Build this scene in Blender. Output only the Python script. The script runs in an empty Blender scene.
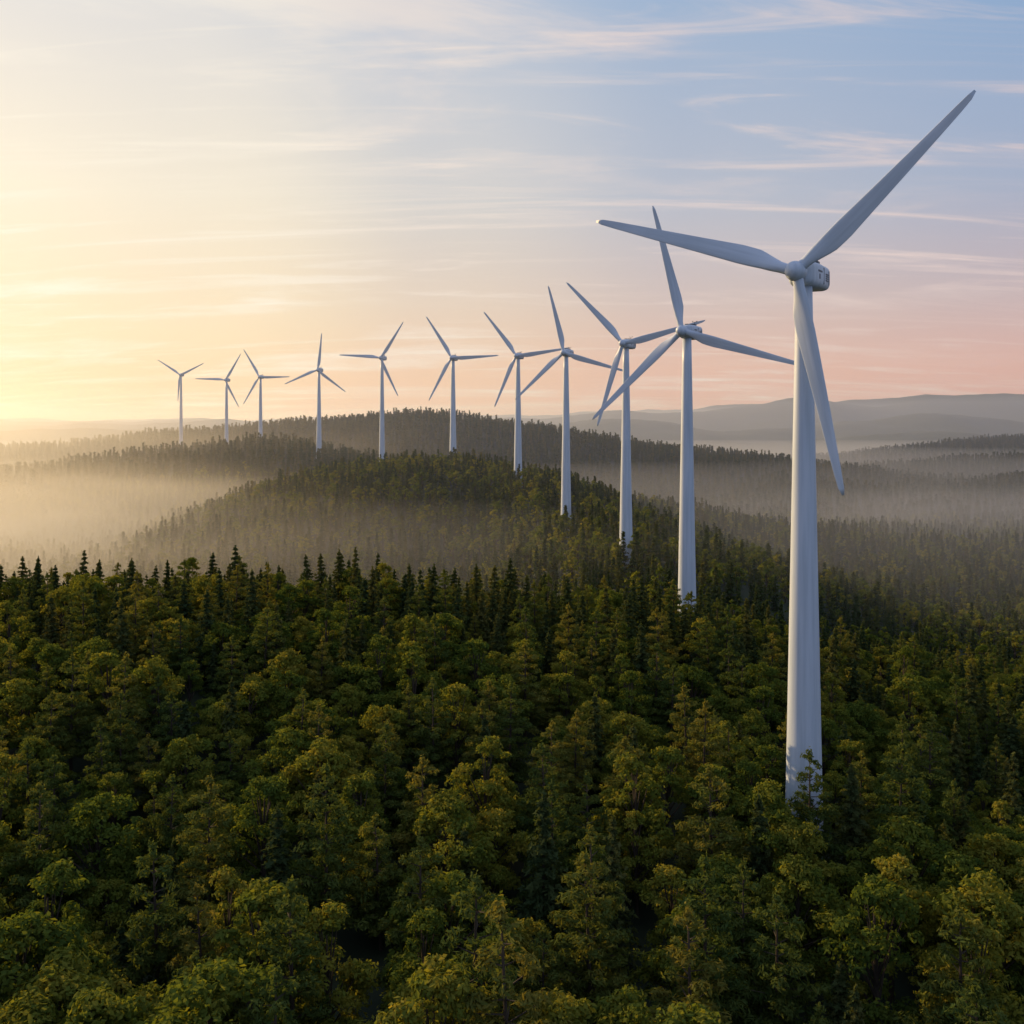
import bpy, math, random
import numpy as np
from mathutils import Vector
rng=np.random.default_rng(7); random.seed(7)
scn=bpy.context.scene
F=1100.0; CAMZ=90.0; HOR=425.0
scn.view_settings.view_transform='Standard'; scn.view_settings.look='None'; scn.view_settings.exposure=0
SUN_AZ=math.radians(-52); SUN_EL=math.radians(18)
def dirv(az,el): return Vector((math.sin(az)*math.cos(el),math.cos(az)*math.cos(el),math.sin(el)))
SUN=dirv(SUN_AZ,SUN_EL); GLOW=dirv(math.radians(-37),math.radians(9))

# ---------------------------------------------------------------- camera
cd=bpy.data.cameras.new("camera"); cam=bpy.data.objects.new("camera",cd); scn.collection.objects.link(cam)
cam.location=(0,0,CAMZ); cam.rotation_euler=(math.radians(90),0,0)
cd.sensor_width=36; cd.lens=36*F/1024; cd.shift_y=-(512-HOR)/1024; cd.clip_start=1; cd.clip_end=60000
scn.camera=cam

# ---------------------------------------------------------------- node helpers
def newmat(name):
    m=bpy.data.materials.new(name); m.use_nodes=True; m.node_tree.nodes.clear(); return m,m.node_tree.nodes,m.node_tree.links
def ramp(nodes,stops,interp='LINEAR'):
    r=nodes.new('ShaderNodeValToRGB'); cr=r.color_ramp; cr.interpolation=interp
    while len(cr.elements)>1: cr.elements.remove(cr.elements[-1])
    cr.elements[0].position=stops[0][0]; cr.elements[0].color=(*stops[0][1],1)
    for p,c in stops[1:]:
        e=cr.elements.new(p); e.color=(*c,1)
    return r
def math_n(nodes,op,*v):
    n=nodes.new('ShaderNodeMath'); n.operation=op
    for i,x in enumerate(v):
        if x is not None: n.inputs[i].default_value=x
    return n

# ---------------------------------------------------------------- world
w=bpy.data.worlds.new("World"); scn.world=w; w.use_nodes=True
N=w.node_tree.nodes; L=w.node_tree.links; N.clear()
out=N.new('ShaderNodeOutputWorld')
sky=N.new('ShaderNodeTexSky'); sky.sky_type='NISHITA'; sky.sun_disc=False; sky.sun_elevation=SUN_EL; sky.sun_rotation=SUN_AZ
skm=N.new('ShaderNodeMixRGB'); skm.blend_type='MULTIPLY'; skm.inputs[0].default_value=1; skm.inputs[2].default_value=(.26,.26,.28,1); L.new(sky.outputs[0],skm.inputs[1])
bgn=N.new('ShaderNodeBackground'); bgn.inputs[1].default_value=0.05; L.new(skm.outputs[0],bgn.inputs[0])
tc=N.new('ShaderNodeTexCoord'); nrm=N.new('ShaderNodeVectorMath'); nrm.operation='NORMALIZE'; L.new(tc.outputs['Generated'],nrm.inputs[0])
sep=N.new('ShaderNodeSeparateXYZ'); L.new(nrm.outputs[0],sep.inputs[0])
dot=N.new('ShaderNodeVectorMath'); dot.operation='DOT_PRODUCT'; L.new(nrm.outputs[0],dot.inputs[0]); dot.inputs[1].default_value=GLOW
base=ramp(N,[(0,(.74,.38,.31)),(.05,(.72,.41,.35)),(.11,(.56,.43,.44)),(.20,(.37,.42,.55)),(.36,(.25,.39,.60)),(1,(.15,.28,.55))]); L.new(sep.outputs[2],base.inputs[0])
aw=N.new('ShaderNodeMapRange'); aw.inputs[1].default_value=.40; aw.inputs[2].default_value=-.15; L.new(dot.outputs['Value'],aw.inputs[0])
baseb=N.new('ShaderNodeMixRGB'); L.new(aw.outputs[0],baseb.inputs[0]); L.new(base.outputs[0],baseb.inputs[1]); baseb.inputs[2].default_value=(.20,.32,.56,1)
glowc=ramp(N,[(0,(1.0,.64,.32)),(.08,(1.0,.78,.46)),(.20,(1.0,.86,.62)),(.36,(.84,.78,.70)),(1,(.3,.4,.6))]); L.new(sep.outputs[2],glowc.inputs[0])
gw=ramp(N,[(.45,(0,0,0)),(.70,(.16,)*3),(.84,(.46,)*3),(.93,(.84,)*3),(1,(1,)*3)],'EASE'); L.new(dot.outputs['Value'],gw.inputs[0])
mix1=N.new('ShaderNodeMixRGB'); L.new(gw.outputs[0],mix1.inputs[0]); L.new(baseb.outputs[0],mix1.inputs[1]); L.new(glowc.outputs[0],mix1.inputs[2])
zc=math_n(N,'ADD',None,.14); L.new(sep.outputs[2],zc.inputs[0]); zm=math_n(N,'MAXIMUM',None,.05); L.new(zc.outputs[0],zm.inputs[0])
dx=math_n(N,'DIVIDE'); L.new(sep.outputs[0],dx.inputs[0]); L.new(zm.outputs[0],dx.inputs[1])
dy=math_n(N,'DIVIDE'); L.new(sep.outputs[1],dy.inputs[0]); L.new(zm.outputs[0],dy.inputs[1])
cmb=N.new('ShaderNodeCombineXYZ'); L.new(dx.outputs[0],cmb.inputs[0]); L.new(dy.outputs[0],cmb.inputs[1])
def cirrus(rot,scale,sc,lo,hi,off,dist=1.0):
    mp=N.new('ShaderNodeMapping'); mp.inputs['Rotation'].default_value=(0,0,math.radians(rot)); mp.inputs['Scale'].default_value=scale; mp.inputs['Location'].default_value=(off,off*.7,0)
    L.new(cmb.outputs[0],mp.inputs[0])
    nz=N.new('ShaderNodeTexNoise'); nz.inputs['Scale'].default_value=sc; nz.inputs['Detail'].default_value=11; nz.inputs['Roughness'].default_value=.62; nz.inputs['Distortion'].default_value=dist
    L.new(mp.outputs[0],nz.inputs[0])
    r=ramp(N,[(lo,(0,0,0)),(hi,(1,1,1))],'EASE'); L.new(nz.outputs[0],r.inputs[0]); return r
c1=cirrus(48,(.30,1.0,1),1.5,.47,.69,5.1,1.3); c2=cirrus(66,(.24,1.5,1),2.2,.50,.70,14.3,2.0)
cm=N.new('ShaderNodeMixRGB'); cm.blend_type='ADD'; cm.inputs[0].default_value=.9; L.new(c1.outputs[0],cm.inputs[1]); L.new(c2.outputs[0],cm.inputs[2])
cw=math_n(N,'MULTIPLY',None,.68); L.new(cm.outputs[0],cw.inputs[0]); cw.use_clamp=True
ccol=N.new('ShaderNodeMixRGB'); L.new(gw.outputs[0],ccol.inputs[0]); ccol.inputs[1].default_value=(.78,.61,.57,1); ccol.inputs[2].default_value=(1.04,.95,.76,1)
mix2=N.new('ShaderNodeMixRGB'); L.new(cw.outputs[0],mix2.inputs[0]); L.new(mix1.outputs[0],mix2.inputs[1]); L.new(ccol.outputs[0],mix2.inputs[2])
bgc=N.new('ShaderNodeBackground'); bgc.inputs[1].default_value=.94; L.new(mix2.outputs[0],bgc.inputs[0])
add=N.new('ShaderNodeAddShader'); L.new(bgn.outputs[0],add.inputs[0]); L.new(bgc.outputs[0],add.inputs[1]); L.new(add.outputs[0],out.inputs[0])

sl=bpy.data.lights.new("sun",'SUN'); sl.energy=5.0; sl.angle=math.radians(.8); sl.color=(1,.69,.33)
so=bpy.data.objects.new("sun",sl); scn.collection.objects.link(so); so.rotation_euler=(-SUN).to_track_quat('-Z','Y').to_euler(); so.location=SUN*500

# ---------------------------------------------------------------- terrain function
def gau(y,c,sf,sb):
    s=np.where(y<c,sf,sb); return np.exp(-((y-c)/s)**2)
RIDGES=[
 (310,135,95,-6,-38,[(-600,23),(-144,31),(-68,34),(0,31),(53,23),(81,14),(144,3),(260,-6),(600,-20)]),
 (930,290,300,-44,-44,[(-600,-44),(-400,-40),(-337,-26),(-221,20),(-154,40),(-95,47),(-27,45),(41,29),(108,12),(201,-5),(328,-18),(500,-28),(900,-40)]),
 (1330,300,380,-44,-44,[(-1500,10),(-800,20),(-582,26),(-411,45),(-275,57),(-173,42),(0,12),(150,-20),(400,-40)]),
 (1480,190,260,-44,-44,[(100,-44),(220,-20),(330,0),(529,-6),(700,12),(900,18),(1300,10),(2000,0)]),
 (2050,200,300,-44,-44,[(400,-44),(620,-12),(760,8),(980,20),(1300,22),(2000,10)]),
 (1800,330,700,-44,-44,[(-1800,10),(-838,38),(-674,54),(-510,67),(-314,87),(-134,96),(30,76),(226,43),(471,15),(635,-6),(900,-30),(1400,-40)]),
 (2700,420,600,-44,-44,[(0,-44),(600,-40),(830,-2),(1257,40),(1800,62),(3000,60)]),
 (4500,700,900,-44,-44,[(-4000,60),(-2000,70),(-500,60),(100,40),(600,20),(1100,0),(1300,25),(1590,62),(2100,40),(3000,40)]),
 (6500,800,900,-44,-44,[(-6500,90),(-500,90),(140,85),(700,112),(1300,70),(2300,130),(3200,90),(6500,100)]),
 (9000,1300,1500,-44,-44,[(-9000,140),(-3000,120),(-500,120),(150,155),(880,195),(1500,180),(1850,235),(2190,310),(2760,245),(3580,290),(4190,330),(9000,240)]),
 (14000,2200,2500,-44,-44,[(-14000,200),(-2000,180),(1500,270),(3000,350),(5000,440),(6500,500),(14000,300)]),
]
def sm_interp(x,pts):
    xs=np.array([p[0] for p in pts],float); zs=np.array([p[1] for p in pts],float)
    m=np.gradient(zs,xs); xx=np.clip(x,xs[0],xs[-1]); i=np.clip(np.searchsorted(xs,xx)-1,0,len(xs)-2)
    h=xs[i+1]-xs[i]; t=(xx-xs[i])/h
    return (2*t**3-3*t**2+1)*zs[i]+(t**3-2*t**2+t)*h*m[i]+(-2*t**3+3*t**2)*zs[i+1]+(t**3-t**2)*h*m[i+1]
def terrain(x,y):
    x=np.asarray(x,float); y=np.asarray(y,float); zs=[]
    for d,sf,sb,bf,bb,pts in RIDGES:
        yc=d+ (0.06*d)*np.sin(x/(0.22*d)+d) if d>1000 else d
        b=bb+(bf-bb)/(1+np.exp((y-d-20)/40.0)) if bf!=bb else bb
        zs.append(b+(sm_interp(x,pts)-b)*gau(y,yc,sf,sb))
    cx=np.interp(y,[400,544,685,845],[62,55,33,8]); hz=np.interp(y,[360,430,500,544,685,845,950],[-30,-2,17,24,27,36,38])
    zs.append(-44+(hz+44)*np.exp(-((x-cx)/np.where(x>cx,150,85))**2)*np.where(y>950,np.exp(-((y-950)/100)**2),1)*np.where(y<400,np.exp(-((y-400)/60)**2),1))
    Z=np.stack(zs); k=.13; m=Z.max(0); z=m+np.log(np.exp(k*(Z-m)).sum(0))/k
    a=np.clip((y+200)/600,0.3,1)
    z=z+a*(1.6*np.sin(x/37+y/61)+1.3*np.sin(x/23-y/31+1)+.8*np.sin(x/13+2)*np.sin(y/17))
    z=z+4.0*np.exp(-((x-52)/32)**2-((y-186)/26)**2)          # low knoll under the nearest turbine
    z=z+np.clip((y-380)/300,0,1)*(3.5*np.sin(x/95+1.5*np.sin(y/140))*np.sin(y/83+x/210)+2.0)
    f=np.clip((y-3000)/3000,0,1)
    z=z+f*(14*np.sin(x/310+y/900)+9*np.sin(x/143-y/400)+5*np.sin(x/71+1.3))
    return z
nx,ny=420,460
u=np.linspace(-1,1,nx); X=16000*np.sinh(5.2*u)/np.sinh(5.2)
v=np.linspace(0,1,ny); Y=-500+18500*(np.exp(3.6*v)-1)/(np.exp(3.6)-1)
XX,YY=np.meshgrid(X,Y); ZZ=terrain(XX,YY)
co=np.stack([XX,YY,ZZ],-1).reshape(-1,3)
idx=np.arange(nx*ny).reshape(ny,nx); q=np.stack([idx[:-1,:-1],idx[:-1,1:],idx[1:,1:],idx[1:,:-1]],-1).reshape(-1,4)
def mesh_np(name,co,quads,smooth=False):
    me=bpy.data.meshes.new(name); me.vertices.add(len(co)); me.vertices.foreach_set('co',np.asarray(co,np.float32).ravel())
    n=len(quads); me.loops.add(n*4); me.loops.foreach_set('vertex_index',np.asarray(quads,np.int32).ravel())
    me.polygons.add(n); me.polygons.foreach_set('loop_start',np.arange(0,n*4,4,dtype=np.int32)); 
    me.polygons.foreach_set('use_smooth',np.full(n,smooth))
    me.update(calc_edges=True); return me
gm,n_,l_=newmat("forest_floor")
o=n_.new('ShaderNodeOutputMaterial'); b=n_.new('ShaderNodeBsdfPrincipled'); b.inputs['Roughness'].default_value=.95; l_.new(b.outputs[0],o.inputs[0])
t=n_.new('ShaderNodeNewGeometry'); nz=n_.new('ShaderNodeTexNoise'); nz.inputs['Scale'].default_value=.05; nz.inputs['Detail'].default_value=8; l_.new(t.outputs['Position'],nz.inputs[0])
r=ramp(n_,[(.3,(.018,.028,.012)),(.55,(.035,.048,.02)),(.75,(.06,.055,.028))]); l_.new(nz.outputs[0],r.inputs[0]); l_.new(r.outputs[0],b.inputs['Base Color'])
me=mesh_np("terrain",co,q,True); me.materials.append(gm); ter=bpy.data.objects.new("terrain",me); scn.collection.objects.link(ter)

# ---------------------------------------------------------------- foliage materials
def leafmat(name,cols,trans=.3):
    m,n,l=newmat(name); o=n.new('ShaderNodeOutputMaterial')
    at=n.new('ShaderNodeAttribute'); at.attribute_name='tint'
    oi=n.new('ShaderNodeObjectInfo')
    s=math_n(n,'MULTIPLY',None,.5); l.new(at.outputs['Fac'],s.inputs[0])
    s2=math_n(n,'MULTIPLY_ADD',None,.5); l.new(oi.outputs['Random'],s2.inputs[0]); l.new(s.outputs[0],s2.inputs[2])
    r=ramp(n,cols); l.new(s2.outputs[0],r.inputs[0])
    d=n.new('ShaderNodeBsdfDiffuse'); tr=n.new('ShaderNodeBsdfTranslucent'); l.new(r.outputs[0],d.inputs[0])
    g=n.new('ShaderNodeMixRGB'); g.blend_type='MULTIPLY'; g.inputs[0].default_value=1; g.inputs[2].default_value=(1.4,1.2,.5,1); l.new(r.outputs[0],g.inputs[1]); l.new(g.outputs[0],tr.inputs[0])
    mx=n.new('ShaderNodeMixShader'); mx.inputs[0].default_value=trans; l.new(d.outputs[0],mx.inputs[1]); l.new(tr.outputs[0],mx.inputs[2])
    l.new(mx.outputs[0],o.inputs[0]); return m
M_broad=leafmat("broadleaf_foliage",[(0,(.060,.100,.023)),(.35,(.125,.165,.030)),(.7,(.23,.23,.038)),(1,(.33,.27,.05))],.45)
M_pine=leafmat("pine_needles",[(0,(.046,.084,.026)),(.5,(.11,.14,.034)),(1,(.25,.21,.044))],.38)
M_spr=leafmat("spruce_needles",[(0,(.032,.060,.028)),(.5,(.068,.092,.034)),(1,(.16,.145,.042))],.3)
bk,n_,l_=newmat("bark"); o=n_.new('ShaderNodeOutputMaterial'); b=n_.new('ShaderNodeBsdfPrincipled'); b.inputs['Roughness'].default_value=.9
nz=n_.new('ShaderNodeTexNoise'); nz.inputs['Scale'].default_value=3; r=ramp(n_,[(.3,(.04,.028,.018)),(.7,(.12,.085,.055))]); l_.new(nz.outputs[0],r.inputs[0]); l_.new(r.outputs[0],b.inputs['Base Color']); l_.new(b.outputs[0],o.inputs[0])

# ---------------------------------------------------------------- trees
def leaves(P,Nrm,size,rg,jit=.8,asp=1.5):
    n=len(P); nn=Nrm+rg.normal(0,jit,(n,3)); nn/=np.linalg.norm(nn,axis=1)[:,None]+1e-9
    a=np.cross(nn,rg.normal(0,1,(n,3))); a/=np.linalg.norm(a,axis=1)[:,None]+1e-9; b=np.cross(nn,a)
    s=size*rg.uniform(.6,1.35,(n,1)); a=a*s*.5*asp; b=b*s*.5/asp*1.2
    bend=nn*s*rg.uniform(-.15,.15,(n,1))
    v=np.stack([P-a,P-b*1.0+bend,P+a,P+b+bend],1).reshape(-1,3); return v,np.arange(n*4).reshape(-1,4)
def tube(p0,p1,r0,r1,seg=6):
    p0=np.array(p0,float); p1=np.array(p1,float); d=p1-p0; d/=np.linalg.norm(d); a=np.cross(d,[.3,.9,.1]); a/=np.linalg.norm(a); b=np.cross(d,a)
    th=np.linspace(0,2*np.pi,seg,endpoint=False); c=np.cos(th)[:,None]*a+np.sin(th)[:,None]*b
    v=np.concatenate([p0+c*r0,p1+c*r1]); qd=np.array([[i,(i+1)%seg,seg+(i+1)%seg,seg+i] for i in range(seg)]); return v,qd
def build_tree(name,leafsets,wood,mat):
    V=[];Q=[];T=[];MI=[];off=0
    for v,qd,t in leafsets:
        V.append(v);Q.append(qd+off);T.append(t);MI.append(np.zeros(len(qd),int));off+=len(v)
    for v,qd in wood:
        V.append(v);Q.append(qd+off);T.append(np.zeros(len(qd)));MI.append(np.ones(len(qd),int));off+=len(v)
    me=mesh_np(name,np.concatenate(V),np.concatenate(Q)); me.materials.append(mat); me.materials.append(bk)
    me.polygons.foreach_set('material_index',np.concatenate(MI).astype(np.int32))
    at=me.attributes.new('tint','FLOAT','FACE'); at.data.foreach_set('value',np.concatenate(T).astype(np.float32)); me.update(); return me
def sph(rg,n):
    p=rg.normal(0,1,(n,3)); return p/np.linalg.norm(p,axis=1)[:,None]
def broadleaf(name,seed,h=15,R=4.8,ncl=46,per=250,ls=.30,shape=.75,mat=None,crs=1.0):
    rg=np.random.default_rng(seed); sets=[];wood=[]
    z0=h*.18; top=[]
    lob=rg.uniform(0,6.28,3)
    for i in range(ncl):
        t=rg.uniform(0.02,1)**.8; th=i*2.39996+rg.uniform(-.5,.5)
        env=R*(math.sin(math.pi*min(1,(t*.86+.10))**shape))**.62*(1+.22*math.sin(2*th+lob[0])+.12*math.sin(3*th+lob[1]))
        rr=env*rg.uniform(.4,1.0); z=z0+(h-z0)*t*.93+rg.uniform(-.4,.6)
        cr=rg.uniform(.5,1.35)*(1.06-.30*t)*R/4.8*crs
        c=np.array([rr*math.cos(th),rr*math.sin(th),z])
        top.append(c)
        n=int(per*(cr/1.1)**2*.85)+6
        d=sph(rg,n); d[:,2]=np.where(d[:,2]<-.35,-d[:,2],d[:,2])
        lump=1+.28*np.sin(3.1*d[:,0]*2+i)*np.sin(3.3*d[:,1]*2+2*i)
        P=c+d*(cr*lump*rg.uniform(.6,1.2,n))[:,None]*np.array([1.1,1.1,.85])
        v,qd=leaves(P,d+np.array([0,0,.35]),ls,rg,.6)
        ct=rg.uniform(.05,.75); sets.append((v,qd,np.clip(ct+rg.normal(0,.16,n),0,1)))
    wood.append(tube((0,0,-1.5),(0.15,0,h*.45),.34,.22,8)); wood.append(tube((.15,0,h*.45),(0,.1,h*.85),.22,.06,6))
    for c in top[::3]:
        wood.append(tube((0.1,0,max(h*.2,c[2]*.62-.5)),c,.12,.03,4))
    return build_tree(name,sets,wood,mat or M_broad)
def pine(name,seed,h=17,R=3.9,lev=10,per=90,ls=.28,mat=None):
    rg=np.random.default_rng(seed); sets=[];wood=[]
    z0=h*.2
    wood.append(tube((0,0,-1.5),(0,0,h*.97),.3,.05,7))
    for k in range(lev):
        t=(k+.3)/lev; nb=int(7-3.2*t)+rg.integers(0,2)
        for j in range(nb):
            th=j/nb*6.283+k*1.1+rg.uniform(-.35,.35); rr=R*(1-t)**.78*rg.uniform(.5,1.2)+.2; z=z0+(h-z0)*t+rg.uniform(-.6,.5)
            e=np.array([rr*math.cos(th),rr*math.sin(th),z+rr*.22]); s=np.array([0,0,z-.1])
            wood.append(tube(s,e,.07,.02,3))
            for m in range(1+int(rr>1.6)+int(rr>2.8)):
                f=1-.36*m; c=s+(e-s)*f+rg.normal(0,.12,3); cr=rg.uniform(.5,.85)*(1.05-.4*t)
                n=int(per*(cr/.7)**2); d=sph(rg,n)
                P=c+d*(cr*rg.uniform(.4,1.2,n))[:,None]*np.array([1.15,1.15,.6]); v,qd=leaves(P,d+np.array([0,0,.5]),ls,rg,.6,2.0)
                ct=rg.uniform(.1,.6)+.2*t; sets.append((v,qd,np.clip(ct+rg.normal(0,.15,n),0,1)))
    n=per; d=sph(rg,n); P=np.array([0,0,h-.3])+d*np.array([.4,.4,1.1])*rg.uniform(.2,1,(n,1)); v,qd=leaves(P,d,ls,rg); sets.append((v,qd,rg.uniform(.4,.9,n)))
    return build_tree(name,sets,wood,mat or M_pine)
def spruce(name,seed,h=17,R=2.9,lev=17,nb0=9,per=16,ls=.5,mat=None):
    rg=np.random.default_rng(seed); P=[];D=[];T=[]
    for k in range(lev):
        t=(k+.2)/lev; nb=max(4,int(nb0*(1-.5*t)))
        for j in range(nb):
            th=(j+.5*(k%2))/nb*6.283+rg.uniform(-.3,.3); rr=R*(1-t)**.9*rg.uniform(.55,1.2)+.15; z=h*.08+h*.92*t+rg.uniform(-.5,.4)*h/lev*(1-.5*t)
            s=(np.arange(per)+rg.uniform(0,1,per))/per; sag=-.38*rr*s+.16*rr*s*s
            wd=.34*rr*(1-s*.8); lat=rg.uniform(-1,1,per)*wd
            P.append(np.stack([math.cos(th)*rr*s-math.sin(th)*lat,math.sin(th)*rr*s+math.cos(th)*lat,z+sag+rg.normal(0,.10+.012*h*abs(17/lev-1),per)],1))
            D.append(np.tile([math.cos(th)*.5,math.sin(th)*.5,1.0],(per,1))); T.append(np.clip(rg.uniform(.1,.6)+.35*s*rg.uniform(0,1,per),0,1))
    n=10; P.append(np.stack([rg.normal(0,.06,n),rg.normal(0,.06,n),h*(.95+.06*rg.uniform(0,1,n))],1)); D.append(sph(rg,n)); T.append(np.full(n,.5))
    v,qd=leaves(np.concatenate(P),np.concatenate(D),ls,rg,.6,1.7)
    wood=[tube((0,0,-1.5),(0,0,h*.98),.28,.03,6)]
    return build_tree(name,[(v,qd,np.concatenate(T))],wood,mat or M_spr)
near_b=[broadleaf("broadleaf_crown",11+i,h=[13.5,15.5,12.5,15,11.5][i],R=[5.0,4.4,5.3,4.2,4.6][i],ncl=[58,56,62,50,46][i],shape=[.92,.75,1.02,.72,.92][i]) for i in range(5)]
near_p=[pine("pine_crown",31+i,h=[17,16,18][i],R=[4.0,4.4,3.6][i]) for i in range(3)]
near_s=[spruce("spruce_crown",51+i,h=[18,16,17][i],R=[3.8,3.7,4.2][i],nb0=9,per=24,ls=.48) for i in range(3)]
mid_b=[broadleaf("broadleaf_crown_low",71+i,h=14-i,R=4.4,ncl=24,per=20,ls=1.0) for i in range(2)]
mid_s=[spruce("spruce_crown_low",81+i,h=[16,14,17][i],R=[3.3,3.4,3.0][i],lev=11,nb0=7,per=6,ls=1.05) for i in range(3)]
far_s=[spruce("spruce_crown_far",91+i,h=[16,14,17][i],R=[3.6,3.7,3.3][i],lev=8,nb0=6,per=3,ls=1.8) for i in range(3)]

TURB=[ # tower px, hub py, distance, blade angle, yaw, rotor scale
 (804,275,196,42.5,30,.93),(687,332,364,103,28,1),(626,344,544,133,24,1),(566,353,685,103,20,1),(518,356,845,127,16,1),
 (453,358,965,122,12,1),(382,358,1100,56,10,1),(319,370,1278,83,8,1),(260.5,377,1478,120,6,1),(226.5,380,1526,58,5,1),(181,375,1752,146,0,1)]
TP=[((t_[0]-512)/F*t_[2],t_[2],CAMZ+(HOR-t_[1])/F*t_[2]) for t_ in TURB]

def scatter(y0,y1,sp,wfac,wadd,rg):
    ys=np.arange(y0,y1,sp); P=[]
    for k,yy in enumerate(ys):
        w_=wfac*yy+wadd; xs=np.arange(-w_,w_,sp)+(k%2)*sp*.5; P.append(np.stack([xs,np.full(len(xs),yy)],1))
    P=np.concatenate(P); P+=rg.uniform(-.44,.44,P.shape)*sp
    for tx,ty,_ in TP:
        d=np.hypot(P[:,0]-tx,P[:,1]-ty); P=P[d>(6.6 if ty<300 else 5.5)]
    return P
protos=near_b+near_p+near_s
def near_kind(P,rg):
    n=len(P); patch=.5+.5*np.sin(P[:,0]/31+1.2*np.sin(P[:,1]/41))*np.sin(P[:,1]/27+.8)
    ps=np.clip((P[:,1]-235)/80,0.07,.66); ps=np.maximum(ps,np.clip((P[:,0]-60)/220,0,.5)); u=rg.uniform(0,1,n); u2=rg.uniform(0,1,n)
    k=np.where(u<ps,8+rg.integers(0,3,n),np.where(u2<.46+.3*patch,rg.integers(0,5,n),5+rg.integers(0,3,n))); return k
Pn=np.concatenate([scatter(85,164,10.0,.62,45,rng),scatter(169,236,8.6,.62,45,rng),scatter(241,440,7.2,.62,45,rng)])
zn=terrain(Pn[:,0],Pn[:,1]); kn=near_kind(Pn,rng); rn=rng.uniform(0,6.283,len(Pn)); sn=rng.uniform(.72,1.30,len(Pn))
fac=np.interp(Pn[:,1],[130,168,235,300],[1.55,1.32,1.12,.98]); sn=sn*fac; sn=np.where(kn>=8,sn*.96,sn)
isobj=(Pn[:,1]<200)&(np.abs(Pn[:,0])<.5*Pn[:,1])
names=['broadleaf_tree']*5+['pine_tree']*3+['spruce_tree']*3
for i in np.where(isobj)[0]:
    o=bpy.data.objects.new(names[kn[i]],protos[kn[i]]); scn.collection.objects.link(o)
    o.location=(Pn[i,0],Pn[i,1],zn[i]-.3); o.rotation_euler=(rng.normal(0,.03),rng.normal(0,.03),rn[i]); s=sn[i]; o.scale=(s*rng.uniform(.9,1.12),s*rng.uniform(.9,1.12),s)

def instancer(name,P,z,k,rot,sc,meshes):
    coll=bpy.data.collections.new(name+"_kinds")
    for i,m in enumerate(meshes):
        ob=bpy.data.objects.new("%s_kind_%02d"%(name,i),m); coll.objects.link(ob)
    me=bpy.data.meshes.new(name); me.vertices.add(len(P)); me.vertices.foreach_set('co',np.stack([P[:,0],P[:,1],z-.3],1).astype(np.float32).ravel())
    a=me.attributes.new('kind','INT','POINT'); a.data.foreach_set('value',k.astype(np.int32))
    a=me.attributes.new('rot','FLOAT_VECTOR','POINT'); a.data.foreach_set('vector',np.stack([rng.normal(0,.03,len(P)),rng.normal(0,.03,len(P)),rot],1).astype(np.float32).ravel())
    a=me.attributes.new('scl','FLOAT_VECTOR','POINT'); j=rng.uniform(.88,1.12,len(P)); a.data.foreach_set('vector',np.stack([sc*j,sc*j,sc],1).astype(np.float32).ravel())
    ob=bpy.data.objects.new(name,me); scn.collection.objects.link(ob)
    ng=bpy.data.node_groups.new(name,'GeometryNodeTree'); ng.interface.new_socket('Geometry',in_out='INPUT',socket_type='NodeSocketGeometry'); ng.interface.new_socket('Geometry',in_out='OUTPUT',socket_type='NodeSocketGeometry')
    n=ng.nodes; l=ng.links; gi=n.new('NodeGroupInput'); go=n.new('NodeGroupOutput'); ip=n.new('GeometryNodeInstanceOnPoints'); ci=n.new('GeometryNodeCollectionInfo')
    ci.inputs['Collection'].default_value=coll; ci.inputs['Separate Children'].default_value=True; ci.inputs['Reset Children'].default_value=True
    def att(nm,ty):
        q=n.new('GeometryNodeInputNamedAttribute'); q.data_type=ty; q.inputs['Name'].default_value=nm; return [s for s in q.outputs if s.enabled][0]
    l.new(gi.outputs[0],ip.inputs['Points']); l.new(ci.outputs[0],ip.inputs['Instance']); ip.inputs['Pick Instance'].default_value=True
    l.new(att('kind','INT'),ip.inputs['Instance Index']); e2r=n.new('FunctionNodeEulerToRotation'); l.new(att('rot','FLOAT_VECTOR'),e2r.inputs[0]); l.new(e2r.outputs[0],ip.inputs['Rotation']); l.new(att('scl','FLOAT_VECTOR'),ip.inputs['Scale'])
    l.new(ip.outputs[0],go.inputs[0]); md=ob.modifiers.new('instances','NODES'); md.node_group=ng; return ob
k_=~isobj; instancer("forest",Pn[k_],zn[k_],kn[k_],rn[k_],sn[k_],protos)
def fill(name,P,kf,s0,s1,meshes):
    n=len(P); z=terrain(P[:,0],P[:,1]); instancer(name,P,z,kf(n),rng.uniform(0,6.283,n),rng.uniform(s0,s1,n),meshes)
fill("hillside_forest",scatter(440,1180,7.4,.56,60,rng),lambda n:np.where(rng.uniform(0,1,n)<.35,rng.integers(0,2,n),2+rng.integers(0,3,n)),.55,1.2,mid_b+mid_s)
fill("distant_forest",scatter(1180,2100,9.8,.54,60,rng),lambda n:rng.integers(0,3,n),.6,1.3,far_s)
fill("far_hill_forest",scatter(2100,3100,15,.54,60,rng),lambda n:rng.integers(0,3,n),.9,1.5,far_s)

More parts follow.
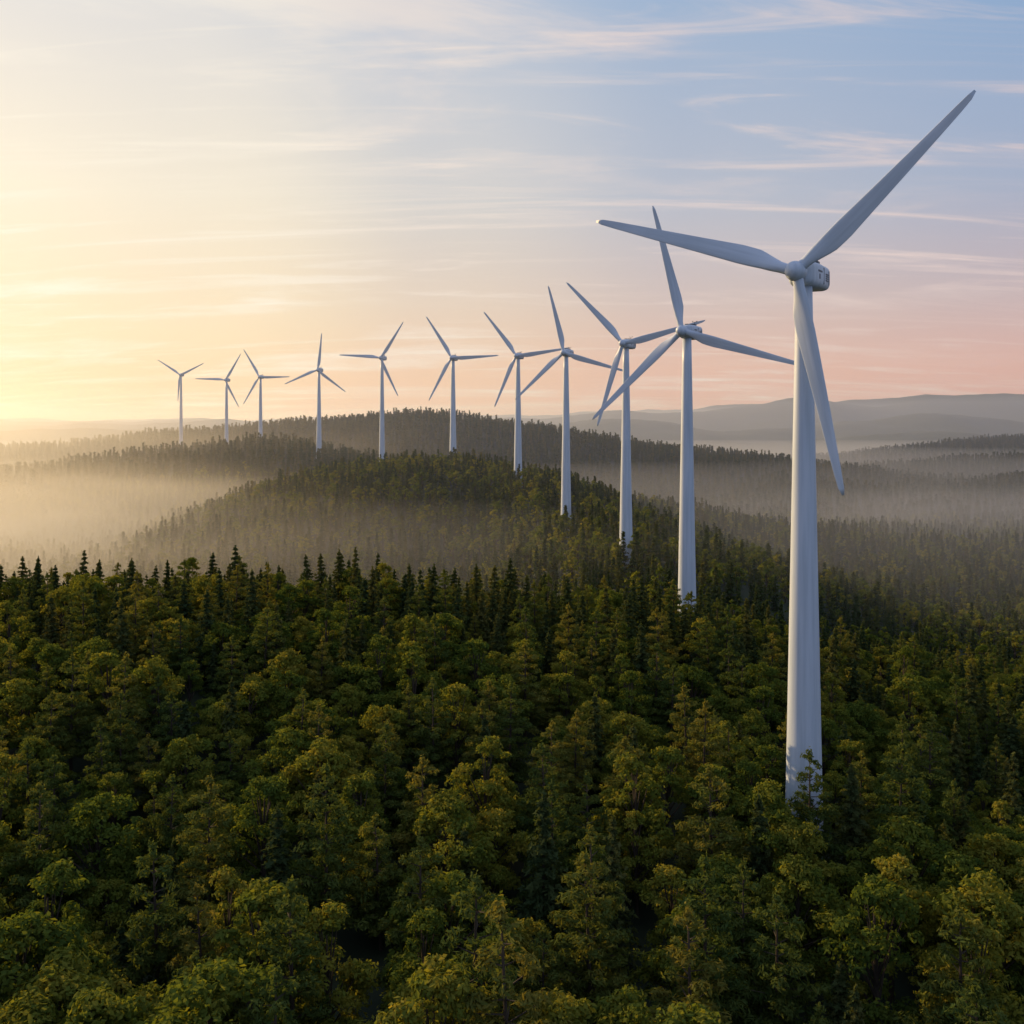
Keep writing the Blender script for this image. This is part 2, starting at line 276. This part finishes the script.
# ---------------------------------------------------------------- wind turbines
tm,n_,l_=newmat("turbine_white_paint"); o=n_.new('ShaderNodeOutputMaterial'); b=n_.new('ShaderNodeBsdfPrincipled'); b.inputs['Roughness'].default_value=.45; l_.new(b.outputs[0],o.inputs[0])
tcn=n_.new('ShaderNodeTexCoord'); mp=n_.new('ShaderNodeMapping'); mp.inputs['Scale'].default_value=(1.2,1.2,.06); l_.new(tcn.outputs['Object'],mp.inputs[0])
nz=n_.new('ShaderNodeTexNoise'); nz.inputs['Scale'].default_value=1; nz.inputs['Detail'].default_value=8; l_.new(mp.outputs[0],nz.inputs[0])
r=ramp(n_,[(.3,(.46,.53,.60)),(.6,(.57,.64,.72)),(.8,(.62,.68,.76))]); l_.new(nz.outputs[0],r.inputs[0]); l_.new(r.outputs[0],b.inputs['Base Color'])
dm,n_,l_=newmat("dark_metal"); o=n_.new('ShaderNodeOutputMaterial'); b=n_.new('ShaderNodeBsdfPrincipled'); b.inputs['Base Color'].default_value=(.07,.08,.1,1); b.inputs['Roughness'].default_value=.5; l_.new(b.outputs[0],o.inputs[0])
def loft(rings,closed_ends=True):
    seg=len(rings[0]); v=np.concatenate(rings); f=[]
    for k in range(len(rings)-1):
        for i in range(seg):
            f.append((k*seg+i,k*seg+(i+1)%seg,(k+1)*seg+(i+1)%seg,(k+1)*seg+i))
    f.append(tuple(range(seg))[::-1]); f.append(tuple(range((len(rings)-1)*seg,len(rings)*seg))); return v.tolist(),f
def pyd(name,v,f,mats,smooth=True,mi=None):
    me=bpy.data.meshes.new(name); me.from_pydata(v,[],f); 
    for m in mats: me.materials.append(m)
    for i,p in enumerate(me.polygons):
        p.use_smooth=smooth and len(p.vertices)<=4
        if mi is not None: p.material_index=mi[i]
    me.update(); return me
BL=42.5
def blade_mesh():
    rings=[]; seg=28; th=np.linspace(0,2*np.pi,seg,endpoint=False)
    for s in np.linspace(0,1,34)**1.05:
        z=.9+s*(BL-.9)
        ch=np.interp(s,[0,.05,.1,.17,.25,.45,.7,.9,.97,1],[1.9,1.95,2.6,3.4,3.5,2.8,2.0,1.35,1.0,.4])
        tk=np.interp(s,[0,.05,.1,.17,.25,.5,.8,1],[1.9,1.85,1.5,1.05,.8,.42,.22,.06])
        bl=np.clip((s-.03)/.12,0,1); tw=math.radians(np.interp(s,[0,.1,.3,1],[14,14,8,0]))
        x=np.cos(th); y=np.sin(th); ax=x*.5+.18*bl; ay=y*.5*(1-bl*.75*np.clip((x+1)/2,0,1)**.9)
        px=ax*ch; py=ay*tk
        X=px*math.cos(tw)-py*math.sin(tw); Y=px*math.sin(tw)+py*math.cos(tw)-1.6*s**2
        rings.append(np.stack([X,Y,np.full(seg,z)],1))
    v,f=loft(rings); return pyd("blade",v,f,[tm])
BLM=blade_mesh()
def revolve_y(prof,seg=32):
    th=np.linspace(0,2*np.pi,seg,endpoint=False); return loft([np.stack([r*np.cos(th),np.full(seg,y),r*np.sin(th)],1) for y,r in prof])
v,f=revolve_y([(-3.0,.05),(-2.9,.55),(-2.6,1.05),(-2.0,1.5),(-1.2,1.75),(0,1.8),(.9,1.7),(1.3,1.45),(1.9,1.4)]); HUBM=pyd("hub",v,f,[tm])
def nacelle_mesh():
    rings=[];seg=40; th=np.linspace(0,2*np.pi,seg,endpoint=False)
    for y,wx,hz,zo in [(1.55,1.1,1.2,0),(1.75,1.7,1.75,0),(2.6,2.1,2.1,.05),(4.5,2.4,2.3,.1),(8,2.5,2.35,.15),(13.6,2.4,2.25,.2),(14.6,2.1,1.95,.25),(14.9,1.6,1.5,.3)]:
        e=.5; x=np.sign(np.cos(th))*np.abs(np.cos(th))**e*wx; z=np.sign(np.sin(th))*np.abs(np.sin(th))**e*hz+zo
        rings.append(np.stack([x,np.full(seg,y),z],1))
    return loft(rings)
v,f=nacelle_mesh(); NACM=pyd("nacelle",v,f,[tm])
def boxes(name,bs,mat,bev=.04):
    V=[];Fc=[]
    for (cx,cy,cz,sx,sy,sz) in bs:
        o=len(V)
        for dz in(-1,1):
            for dx_,dy_ in((-1,-1),(1,-1),(1,1),(-1,1)): V.append((cx+dx_*sx/2,cy+dy_*sy/2,cz+dz*sz/2))
        Fc+=[tuple(o+i for i in q) for q in ((3,2,1,0),(4,5,6,7),(0,1,5,4),(1,2,6,5),(2,3,7,6),(3,0,4,7))]
    return pyd(name,V,Fc,[mat],False)
det=[]
for sx in(-1,1):
    for j in range(4): det.append((sx*2.46,11.4,-.5+j*.38,.12,1.9,.18))
    det.append((sx*2.44,6.8,.75,.1,2.6,.34)); det.append((sx*2.42,6.4,-.2,.1,.7,.9))
    det.append((sx*2.46,9.2,.15,.1,.12,3.0)); det.append((sx*2.44,13.0,.15,.1,.12,2.6))
det+=[(0,12.8,3.2,.12,.12,1.6),(0,12.8,3.95,1.6,.1,.1),(-.75,12.8,4.15,.16,.16,.35),(.75,12.8,4.15,.35,.12,.3),(0,10,2.75,2.6,1.5,.5),(.0,5.0,2.55,1.2,1.2,.25)]
DETM=boxes("nacelle_fittings",det,dm)
for i,((tx,ty,hz),(p,hy,d,ang,yaw,rs)) in enumerate(zip(TP,TURB)):
    gz=float(terrain(np.array([tx]),np.array([ty]))[0])
    E=bpy.data.objects.new("wind_turbine",None); scn.collection.objects.link(E); E.location=(tx,ty,gz); E.empty_display_size=5
    H=hz-gz
    def child(nm,me,loc,rot=(0,0,0),par=E):
        o=bpy.data.objects.new(nm,me); scn.collection.objects.link(o); o.parent=par; o.location=loc; o.rotation_euler=rot; return o
    seg=64; th=np.linspace(0,2*np.pi,seg,endpoint=False); rings=[]
    prof=[(-3,3.5)]+[(s_*(H-2.0),3.5-(3.5-1.45)*s_**.95) for s_ in np.linspace(0,1,14)]
    for zt,rr in prof: rings.append(np.stack([rr*np.cos(th),rr*np.sin(th),np.full(seg,zt)],1))
    v,f=loft(rings); child("tower",pyd("tower",v,f,[tm]),(0,0,0))
    child("door",boxes("door",[(0,-3.42,2.6,1.2,.3,2.4),(0,-3.7,1.2,1.8,1.0,.2)],dm),(0,0,0))
    y=-math.radians(yaw); head=bpy.data.objects.new("head",None); scn.collection.objects.link(head); head.parent=E; head.location=(0,0,H); head.rotation_euler=(0,0,y)
    oy=-4.9
    child("nacelle",NACM,(0,oy,0),par=head); child("nacelle_fittings",DETM,(0,oy,0),par=head); child("hub",HUBM,(0,oy,0),par=head)
    for bnum in range(3):
        a=math.radians(90-(ang+120*bnum)); bo=child("blade_%d"%(bnum+1),BLM,(0,oy-.3,0),(0,a,0),par=head); bo.scale=(1,1,rs)

# ---------------------------------------------------------------- haze and valley mist (scattering volumes)
def vol(name,dens,col,g,bank=None):
    m,n,l=newmat(name); o=n.new('ShaderNodeOutputMaterial'); s=n.new('ShaderNodeVolumeScatter'); s.inputs['Color'].default_value=(*col,1); s.inputs['Density'].default_value=dens; s.inputs['Anisotropy'].default_value=g; l.new(s.outputs[0],o.inputs['Volume'])
    if bank is not None:   # density fades smoothly to the rim of the bank and drifts in wisps
        tcn=n.new('ShaderNodeTexCoord'); ln=n.new('ShaderNodeVectorMath'); ln.operation='LENGTH'; l.new(tcn.outputs['Object'],ln.inputs[0])
        mr=n.new('ShaderNodeMapRange'); mr.interpolation_type='SMOOTHSTEP'; mr.inputs[1].default_value=1.0; mr.inputs[2].default_value=.10; mr.inputs[3].default_value=0; mr.inputs[4].default_value=1; l.new(ln.outputs['Value'],mr.inputs[0])
        nz=n.new('ShaderNodeTexNoise'); nz.inputs['Scale'].default_value=bank; nz.inputs['Detail'].default_value=2; l.new(tcn.outputs['Object'],nz.inputs[0])
        m2=n.new('ShaderNodeMapRange'); m2.inputs[1].default_value=.38; m2.inputs[2].default_value=.62; m2.inputs[3].default_value=.4; m2.inputs[4].default_value=1.5; l.new(nz.outputs[0],m2.inputs[0])
        a=math_n(n,'MULTIPLY'); l.new(mr.outputs[0],a.inputs[0]); l.new(m2.outputs[0],a.inputs[1]); b_=math_n(n,'MULTIPLY',None,dens); l.new(a.outputs[0],b_.inputs[0]); l.new(b_.outputs[0],s.inputs['Density'])
    return m
def volbox(name,x0,x1,y0,y1,z0,z1,dens,col=(.92,.94,1),g=.6):
    me=boxes(name,[((x0+x1)/2,(y0+y1)/2,(z0+z1)/2,x1-x0,y1-y0,z1-z0)],vol(name,dens,col,g)); o=bpy.data.objects.new(name,me); scn.collection.objects.link(o)
def volbank(name,c,r,dens,col=(1,.92,.78),g=.72,wisp=3.0):
    th=np.linspace(0,2*np.pi,48,endpoint=False); rings=[]
    for a in np.linspace(-math.pi/2+.02,math.pi/2-.02,24): rings.append(np.stack([math.cos(a)*np.cos(th),math.cos(a)*np.sin(th),np.full(48,math.sin(a))],1))
    v,f=loft(rings); me=pyd(name,v,f,[vol(name,dens,col,g,wisp)]); o=bpy.data.objects.new(name,me); scn.collection.objects.link(o); o.location=c; o.scale=r
volbox("haze",-14000,14000,440,17000,-160,260,.00012,(.66,.74,1),.5)
volbox("mist",-3500,3500,470,3900,-150,38,.00050)
volbank("mist",(-460,840,-28),(610,430,108),.0078)
volbank("mist",(-1000,1500,20),(1050,850,180),.0019,(1,.90,.72),.72,2.0)
volbank("mist",(520,1150,-40),(560,380,75),.0050,(.93,.95,1),.6)
